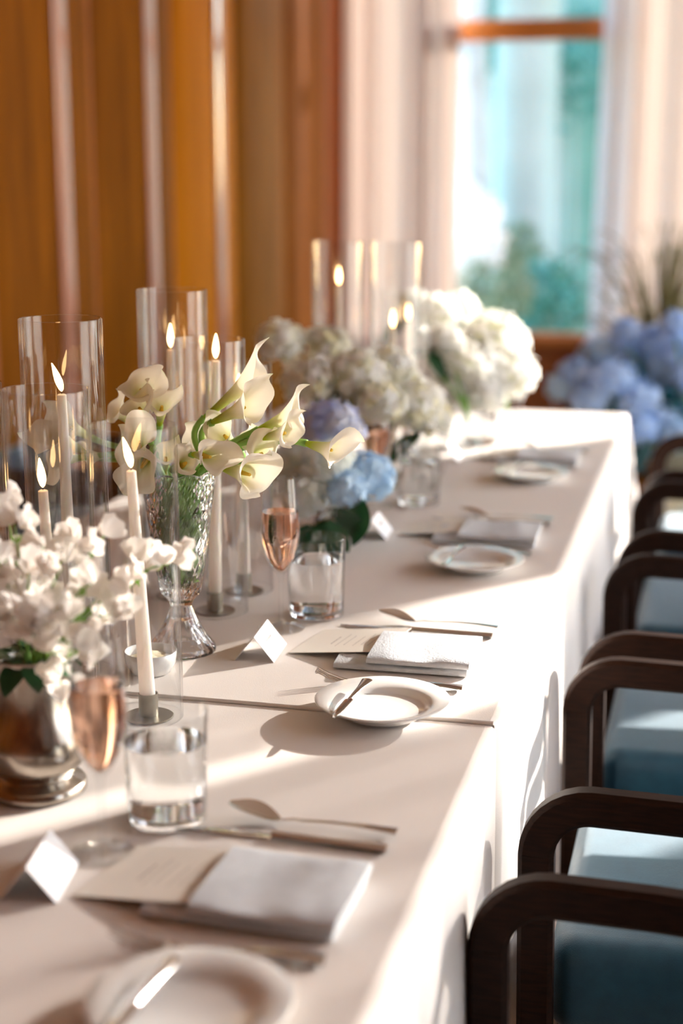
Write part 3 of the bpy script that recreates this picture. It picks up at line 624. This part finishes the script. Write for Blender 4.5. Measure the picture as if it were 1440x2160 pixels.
# ================================================================== silver vase with sweet peas
SX, SY = -.690, 1.452
sv = thing('silver_vase', 'tarnished silver footed vase full of white sweet peas', 'vase', (SX, SY, .750))
MB().lathe([(0, .004), (.050, .0), (.0535, .002), (.0535, .009), (.050, .013), (.041, .016), (.0385, .020), (.045, .026), (.0535, .036), (.0565, .050), (.053, .066), (.044, .082), (.0390, .098), (.0372, .120), (.0385, .145), (.0405, .151), (.0400, .1525), (.0375, .150), (.035, .120), (.036, .09), (0, .05)], 56).build('body', ANTIQ, sv, sharp=50)
def petal(mb, r, w_, cup, ruff, rr, M):
    ph = rr.uniform(0, 6); nu, nv = 5, 8
    def fn(u, v):
        s_ = u; a = (v-.5)*2; wd = w_*(s_**.55)*(1.0 if s_ < .8 else 1-.35*(s_-.8)*5*abs(a)**2)
        return (wd*a, r*s_*(1-.18*a*a), cup*(s_*s_+a*a*.5*s_)+ruff*s_*s_*math.sin(a*7+ph))
    g = MB().grid(fn, nu, nv); mb.add(g.v, g.f, M)
def pea_mesh(seed):
    rr = random.Random(seed); mb = MB()
    petal(mb, .021, .019, .005, .0028, rr, Matrix.Rotation(rr.uniform(.9, 1.3), 4, 'X'))
    for s_ in (-1, 1): petal(mb, .017, .010, .006, .0015, rr, Matrix.Rotation(s_*.6, 4, 'Z') @ Matrix.Rotation(.35, 4, 'X') @ Matrix.Rotation(s_*.7, 4, 'Y'))
    petal(mb, .011, .005, .005, 0, rr, Matrix.Rotation(.1, 4, 'X')); return mb.mesh('blossom', PEAL)
PEAS = [pea_mesh(s_) for s_ in range(5)]
PS = [ # tip px,py,d, number, label bit
 (30, 1105, 1.62, 4), (90, 1150, 1.60, 4), (150, 1140, 1.66, 4), (220, 1130, 1.63, 4), (60, 1210, 1.55, 4), (130, 1200, 1.54, 5), (200, 1230, 1.57, 5), (30, 1290, 1.53, 4), (110, 1290, 1.52, 4), (185, 1310, 1.53, 4),
 (250, 1300, 1.60, 4), (300, 1210, 1.62, 3), (-10, 1180, 1.56, 4), (70, 1340, 1.51, 3), (160, 1370, 1.52, 3), (200, 1400, 1.55, 3), (405, 1160, 1.72, 4), (-20, 1300, 1.56, 3), (270, 1250, 1.60, 3), (10, 1060, 1.66, 2), (345, 1190, 1.66, 2), (130, 1480, 1.60, 2), (165, 1440, 1.58, 2)]
SV = Vector((SX, SY, .750))
for i, (px, py, d, n) in enumerate(PS):
    rr = random.Random(300+i); tip = at(px, py, d=d); root = SV+Vector((rr.uniform(-.02, .02), rr.uniform(-.02, .02), .10)); rim = SV+Vector(((tip-SV).x*.12, (tip-SV).y*.12, .165))
    lab = 'white sweet pea stem in the silver vase, '+('arching far right over the candle' if px > 380 else 'hanging over the rim' if py > 1420 else '%s %s of the bunch' % ('upper' if py < 1170 else 'middle' if py < 1270 else 'lower', 'left edge' if px < 20 else 'left part' if px < 80 else 'centre' if px < 140 else 'right part' if px < 240 else 'far right side'))
    t = thing('sweet_pea', lab, 'flower', tip, 0, 'sweet peas in the silver vase')
    pts = bez(root-tip, rim-tip, (rim-tip)*.35+Vector((0, 0, .02)), Vector((0, 0, 0)), 12)
    MB().tube(pts, .0011, 6).build('stem', LEAFL, t, sharp=0)
    for k_ in range(n):
        q = pts[12-min(12, k_*2)]; off = Vector((rr.uniform(-1, 1), rr.uniform(-1, 1), rr.uniform(-.7, .7))).normalized()*.012*(k_ > 0)
        o = obj('blossom', PEAS[rr.randrange(5)], t, q*min(1, .9)+off, (rr.uniform(-.9, .9), rr.uniform(-.9, .9), rr.uniform(0, 6.28))); s_ = rr.uniform(.95, 1.35); o.scale = (s_,)*3
    if px > 290 or i % 3 == 0:
        lm = MB()
        for k_ in range(3):
            q = pts[10-k_*2]; leaf_blob(lm, q, .008, 4, .006, rr)
        lm.build('tendril_leaf', LEAFL, t)['kind'] = 'stuff'
def leaf_mesh(L, W, bend, m):
    mb = MB()
    def fn(u, v):
        a = 2*v-1; wd = W*math.sin(PI*min(1, u*.96+.02))**.8; return (wd*a, L*u, bend*L*u*u*-1+.12*W*abs(a)-(.0))
    mb.grid(fn, 12, 6); return mb.mesh('leaf', m)
LFD = leaf_mesh(.085, .030, .5, LEAF); LFS = leaf_mesh(.045, .014, .5, LEAF)
for i in range(12):
    a = i*2*PI/12; rr = random.Random(i+70)
    o = obj('leaf', LFS, sv, (.022*math.cos(a), .022*math.sin(a), .150), (rr.uniform(-.2, .7), 0, a-PI/2))
# ================================================================== hydrangeas
def floret_mesh(mb, M, s_, rr, tone):
    for k_ in range(4):
        a = k_*PI/2+rr.uniform(-.15, .15); c, n = math.cos(a), math.sin(a)
        pts = [(0, 0, 0), (.45, .42, .10), (1.0, .38, .02), (1.08, -.05, .12), (.95, -.42, .0), (.42, -.40, .10)]
        mb.add([((x*c-y*n)*s_, (x*n+y*c)*s_, z*s_) for x, y, z in pts], [(0, 1, 2, 3), (0, 3, 4, 5)], M, [tone]*6)
def head_mesh(r, nf, fs_, m, seed, squash=.85, ctr=0):
    rr = random.Random(seed); mb = MB()
    for i in range(nf):
        z = 1-1.75*(i+.5)/nf; a = i*2.39996; q = math.sqrt(max(0, 1-z*z)); p = Vector((q*math.cos(a), q*math.sin(a), z)); p += Vector((rr.uniform(-.12, .12),)*3)
        nrm = p.normalized(); rad = r*rr.uniform(.84, 1.08)*(1+.10*noise.noise(p*2.5+Vector((seed, 0, 0))))
        M = Matrix.Translation(Vector((nrm.x*rad, nrm.y*rad, nrm.z*rad*squash))) @ nrm.to_track_quat('Z', 'Y').to_matrix().to_4x4() @ Matrix.Rotation(rr.uniform(0, 6), 4, 'Z') @ Matrix.Rotation(rr.uniform(-.7, .7), 4, 'X')
        tn = 1
        yel = max(0, noise.noise(nrm*2.2+Vector((seed*3.1, 5, 1)))); floret_mesh(mb, M, fs_*rr.uniform(.8, 1.15), rr, (1, 1-.08*yel, 1-.55*yel) if ctr else (1, 1, 1))
    core = MB().lathe([(0, -r*.7*squash)]+[(r*.74*math.sin(PI*k_/8), -r*.74*squash*math.cos(PI*k_/8)) for k_ in range(1, 8)]+[(0, r*.74*squash)], 14); mb.add(core.v, core.f, None, [(.8, .82, .62)]*len(core.v))
    return mb.mesh('florets', m, False, True)
def hydrangea(px, py, d, rpx, m, label, vase, seed, nf=110, group=None, name='hydrangea', ctr=0, leaves=0, fsz=.011):
    p = at(px, py, d=d); r = rpx*d/FPX
    t = thing(name, label, 'flower', p, 0, group)
    me = head_mesh(r, nf, fsz, m, seed, .88, ctr); o = obj('florets', me, t); o['kind'] = 'stuff'
    v = Vector(vase)-p
    MB().tube(bez(Vector((0, 0, -r*.5)), Vector((0, 0, -r*1.2)), v+Vector((0, 0, .06)), v, 8), .003, 6).build('stem', STEM, t, sharp=0)
    rr = random.Random(seed)
    for k_ in range(leaves):
        a = rr.uniform(0, 6.28); obj('leaf', LFD, t, (r*.5*math.cos(a), r*.5*math.sin(a), -r*.75), (rr.uniform(-.5, .3), 0, a-PI/2))
    return t
PX, PYY = -.672, 2.72
pot = thing('silver_pot', 'small ribbed silver pot under the blue hydrangeas', 'pot', (PX, PYY, ZT))
MB().lathe([(0, 0), (.036, 0), (.040, .006), (.042, .03), (.046, .078), (.047, .082), (.045, .082), (.040, .03), (0, .02)], 72, fn=lambda a, r, z: (r*(1+.02*abs(math.sin(18*a))), z)).build('body', ANTIQ, pot)
pv = (PX, PYY, ZT+.05)
for i, (px, py, d, rp, m, lab) in enumerate((
 (652, 1040, 2.68, 66, HP, 'pale blue and cream hydrangea head low on the left'), (772, 1005, 2.76, 58, HB, 'bright blue hydrangea head low on the right'),
 (700, 900, 2.74, 62, HL, 'lavender blue hydrangea head at the top'), (612, 985, 2.74, 56, HP, 'cream and pale blue hydrangea head behind the open calla'),
 (690, 975, 2.66, 52, HP, 'pale hydrangea head under the outermost calla'), (640, 905, 2.84, 52, HC, 'yellowish cream hydrangea head behind the pointing callas'), (725, 1030, 2.66, 46, HB, 'blue hydrangea head in the middle'))):
    hydrangea(px, py, d, rp, m, lab, pv, 10+i, nf=120)
for i, (px, py, ex, ln) in enumerate(((690, 1100, (-.9, 0, .3), 1.35), (745, 1035, (-1.0, .2, -.7), 1.1), (655, 1110, (-.5, 0, .9), 1.2), (710, 1075, (-.4, 0, -.3), 1.0), (640, 1170, (-.2, 0, .2), 1.1))):
    p = at(px, py, d=2.64 if i != 4 else 2.62); o = obj('leaf', LFD, pot, p-Vector((PX, PYY, ZT)), ex); o.scale = (ln,)*3
# white cluster behind
glv = [(-.70, 3.12), (-.60, 3.38), (-.80, 2.86)]
def glass_pot(label, x, y, h=.11, r=.045):
    t = thing('flower_bowl', label, 'vase', (x, y, ZT)); MB().lathe([(0, .002), (r*.7, 0), (r, h*.4), (r*.95, h), (r*.92, h), (r*.92, h*.4), (0, .008)], 40).build('body', GLASS, t, sharp=60); return (x, y, ZT+h*.7)
v1 = glass_pot('low glass bowl under the white hydrangeas', -.60, 3.25); v2 = glass_pot('low glass bowl under the far white hydrangeas', -.55, 3.46)
for i, (px, py, d, rp, lab) in enumerate((
 (588, 722, 3.15, 50, 'topmost left of the white cluster'), (688, 735, 3.2, 52, 'between the calla tip and the distant cylinder'), (655, 800, 3.0, 60, 'left of the cluster middle, behind the callas'),
 (755, 790, 3.0, 60, 'in the middle of the white cluster'), (820, 785, 3.05, 55, 'just below the right distant cylinder'), (870, 850, 3.05, 62, 'lowest right of the white cluster'),
 (800, 850, 2.98, 55, 'above the distant flute'), (725, 850, 3.1, 50, 'behind the lavender hydrangea'), (905, 880, 3.2, 45, 'at the right foot of the white cluster'))):
    hydrangea(px, py, d, rp, HW, 'white hydrangea head '+lab, v1, 30+i, nf=100, ctr=1, name='hydrangea', leaves=1, group=None, fsz=.013)
for i, (px, py, d, rp, lab) in enumerate(((875, 645, 3.75, 34, 'leftmost of the tall loose white flowers'), (925, 660, 3.7, 40, 'in the middle of the tall loose white flowers'), (968, 650, 3.8, 38, 'rightmost of the tall loose white flowers'), (940, 715, 3.6, 34, 'lowest of the tall loose white flowers'), (890, 720, 3.6, 30, 'small one beside the right distant cylinder'))):
    hydrangea(px, py, d, rp, HW, 'white blossom cluster '+lab, v2, 50+i, nf=46, name='phlox', leaves=2, fsz=.014)
v3 = glass_pot('clear glass bowl under the big round white blooms', -.50, 3.74, .10, .04)
for i, (px, py, d, rp, lab) in enumerate(((1035, 725, 3.72, 76, 'highest of the big round blooms'), (985, 775, 3.64, 72, 'front left of the big round blooms'), (1060, 790, 3.68, 68, 'right of the big round blooms'), (1010, 830, 3.62, 52, 'lowest of the big round blooms'), (948, 830, 3.6, 38, 'small one left of the big round blooms'))):
    hydrangea(px, py, d, rp, HW, 'large white hydrangea head, '+lab, v3, 60+i, nf=170, name='hydrangea', fsz=.013)
# ================================================================== blue flowers on the low bench beyond the table
bq = at(1345, 962, d=5.35)
bn = thing('wooden_bench', 'low wooden bench beyond the table end under the blue flowers', 'bench', (bq.x+.25, bq.y, 0))
BH = at(1345, 962, d=5.35).z-.06
rbox(MB(), -.55, .7, -.2, .2, BH-.05, BH, .006, 2).build('seat', WOODP, bn)
for x in (-.5, .65):
    for y in (-.16, .16): MB().box(x-.025, x+.025, y-.025, y+.025, 0, BH-.05).build('leg', WOODP, bn, smooth=False)
bp = thing('flower_trough', 'grey planter trough standing on the low wooden bench', 'planter', (bq.x+.2, bq.y, BH))
MB().lathe([(0, 0), (.12, 0), (.15, .10), (.145, .10), (.12, .03), (0, .03)], 32).build('body', pale, bp); bv = (bq.x+.2, bq.y, BH+.05)
rr = random.Random(9); spots = []
for (px, py, rp) in ((1185, 818, 30), (1215, 790, 36), (1240, 838, 40), (1262, 750, 38), (1290, 800, 46), (1320, 705, 34), (1330, 760, 42), (1345, 840, 44), (1390, 720, 40), (1400, 790, 50), (1425, 690, 34), (1440, 740, 44), (1450, 840, 50), (1390, 885, 44), (1300, 865, 38), (1430, 920, 40), (1480, 790, 60), (1350, 905, 36), (1380, 940, 30)):
    spots.append((px, py, 5.3+rr.uniform(-.12, .15), rp))
for i, (px, py, d, rp) in enumerate(spots):
    side = 'left end' if px < 1225 else 'left part' if px < 1300 else 'middle' if px < 1360 else 'right part' if px < 1420 else 'right end'; lv = 'upper' if py < 770 else 'central' if py < 830 else 'lower'
    hydrangea(px, py, d, rp, HBB if i % 3 else HB, 'blurred cornflower blue bloom, %s %s of the blue arrangement' % (lv, side), bv, 80+i, nf=44, group='%s %s blue blooms' % (lv, side), name='blue_bloom', fsz=.024)
lm = MB(); 
for i in range(8): p = at(1260+28*i, 890+R.uniform(-50, 50), d=5.36); leaf_blob(lm, p-Vector(bp.location), .12, 60, .05, R)
lm.build('foliage', pm('blue_green_leaf', (.01, .09, .11), .5, col2=(.02, .16, .2)), bp)['kind'] = 'stuff'
gq = at(1395, 700, d=6.2)
gp = thing('ornamental_grass', 'arching ornamental grass behind the blue flowers', 'plant', (gq.x, gq.y, 0))
MB().lathe([(0, 0), (.13, 0), (.17, .30), (.16, .30), (.13, .05), (0, .05)], 28).build('pot', pale, gp)
gm = MB(); GO = pm('olive_grass', (.22, .20, .07), .7, col2=(.36, .34, .16), transl=.2)
for i in range(110):
    a = R.uniform(0, 6.28); hh = R.uniform(.75, 1.25); sp = R.uniform(.1, .55)
    pts = bez(Vector((0, 0, .28)), Vector((sp*.15*math.cos(a), sp*.15*math.sin(a), hh*.7)), Vector((sp*.5*math.cos(a), sp*.5*math.sin(a), hh+.15)), Vector((sp*math.cos(a), sp*math.sin(a), hh*.9)), 6)
    gm.tube(pts, [.006, .006, .005, .004, .004, .003, .001], 3)
gm.build('blades', GO, gp)['kind'] = 'stuff'
wq = at(1405, 1065, d=5.0)
wp = thing('floor_vase', 'pale floor vase seen between the farthest chair arms', 'vase', (wq.x, wq.y, 0))
MB().lathe([(0, 0), (.10, 0), (.13, .12), (.10, wq.z-.08), (.09, wq.z-.08), (.11, .12), (0, .02)], 28).build('body', pale, wp)
for i, (px, py) in enumerate(((1385, 1065), (1425, 1050), (1410, 1095))):
    hydrangea(px, py, 5.0, 30, HC, 'cream bloom in the floor vase beyond the farthest armchair', (wq.x, wq.y, wq.z-.15), 120+i, nf=30, group='cream blooms in the floor vase', name='cream_bloom', fsz=.02)
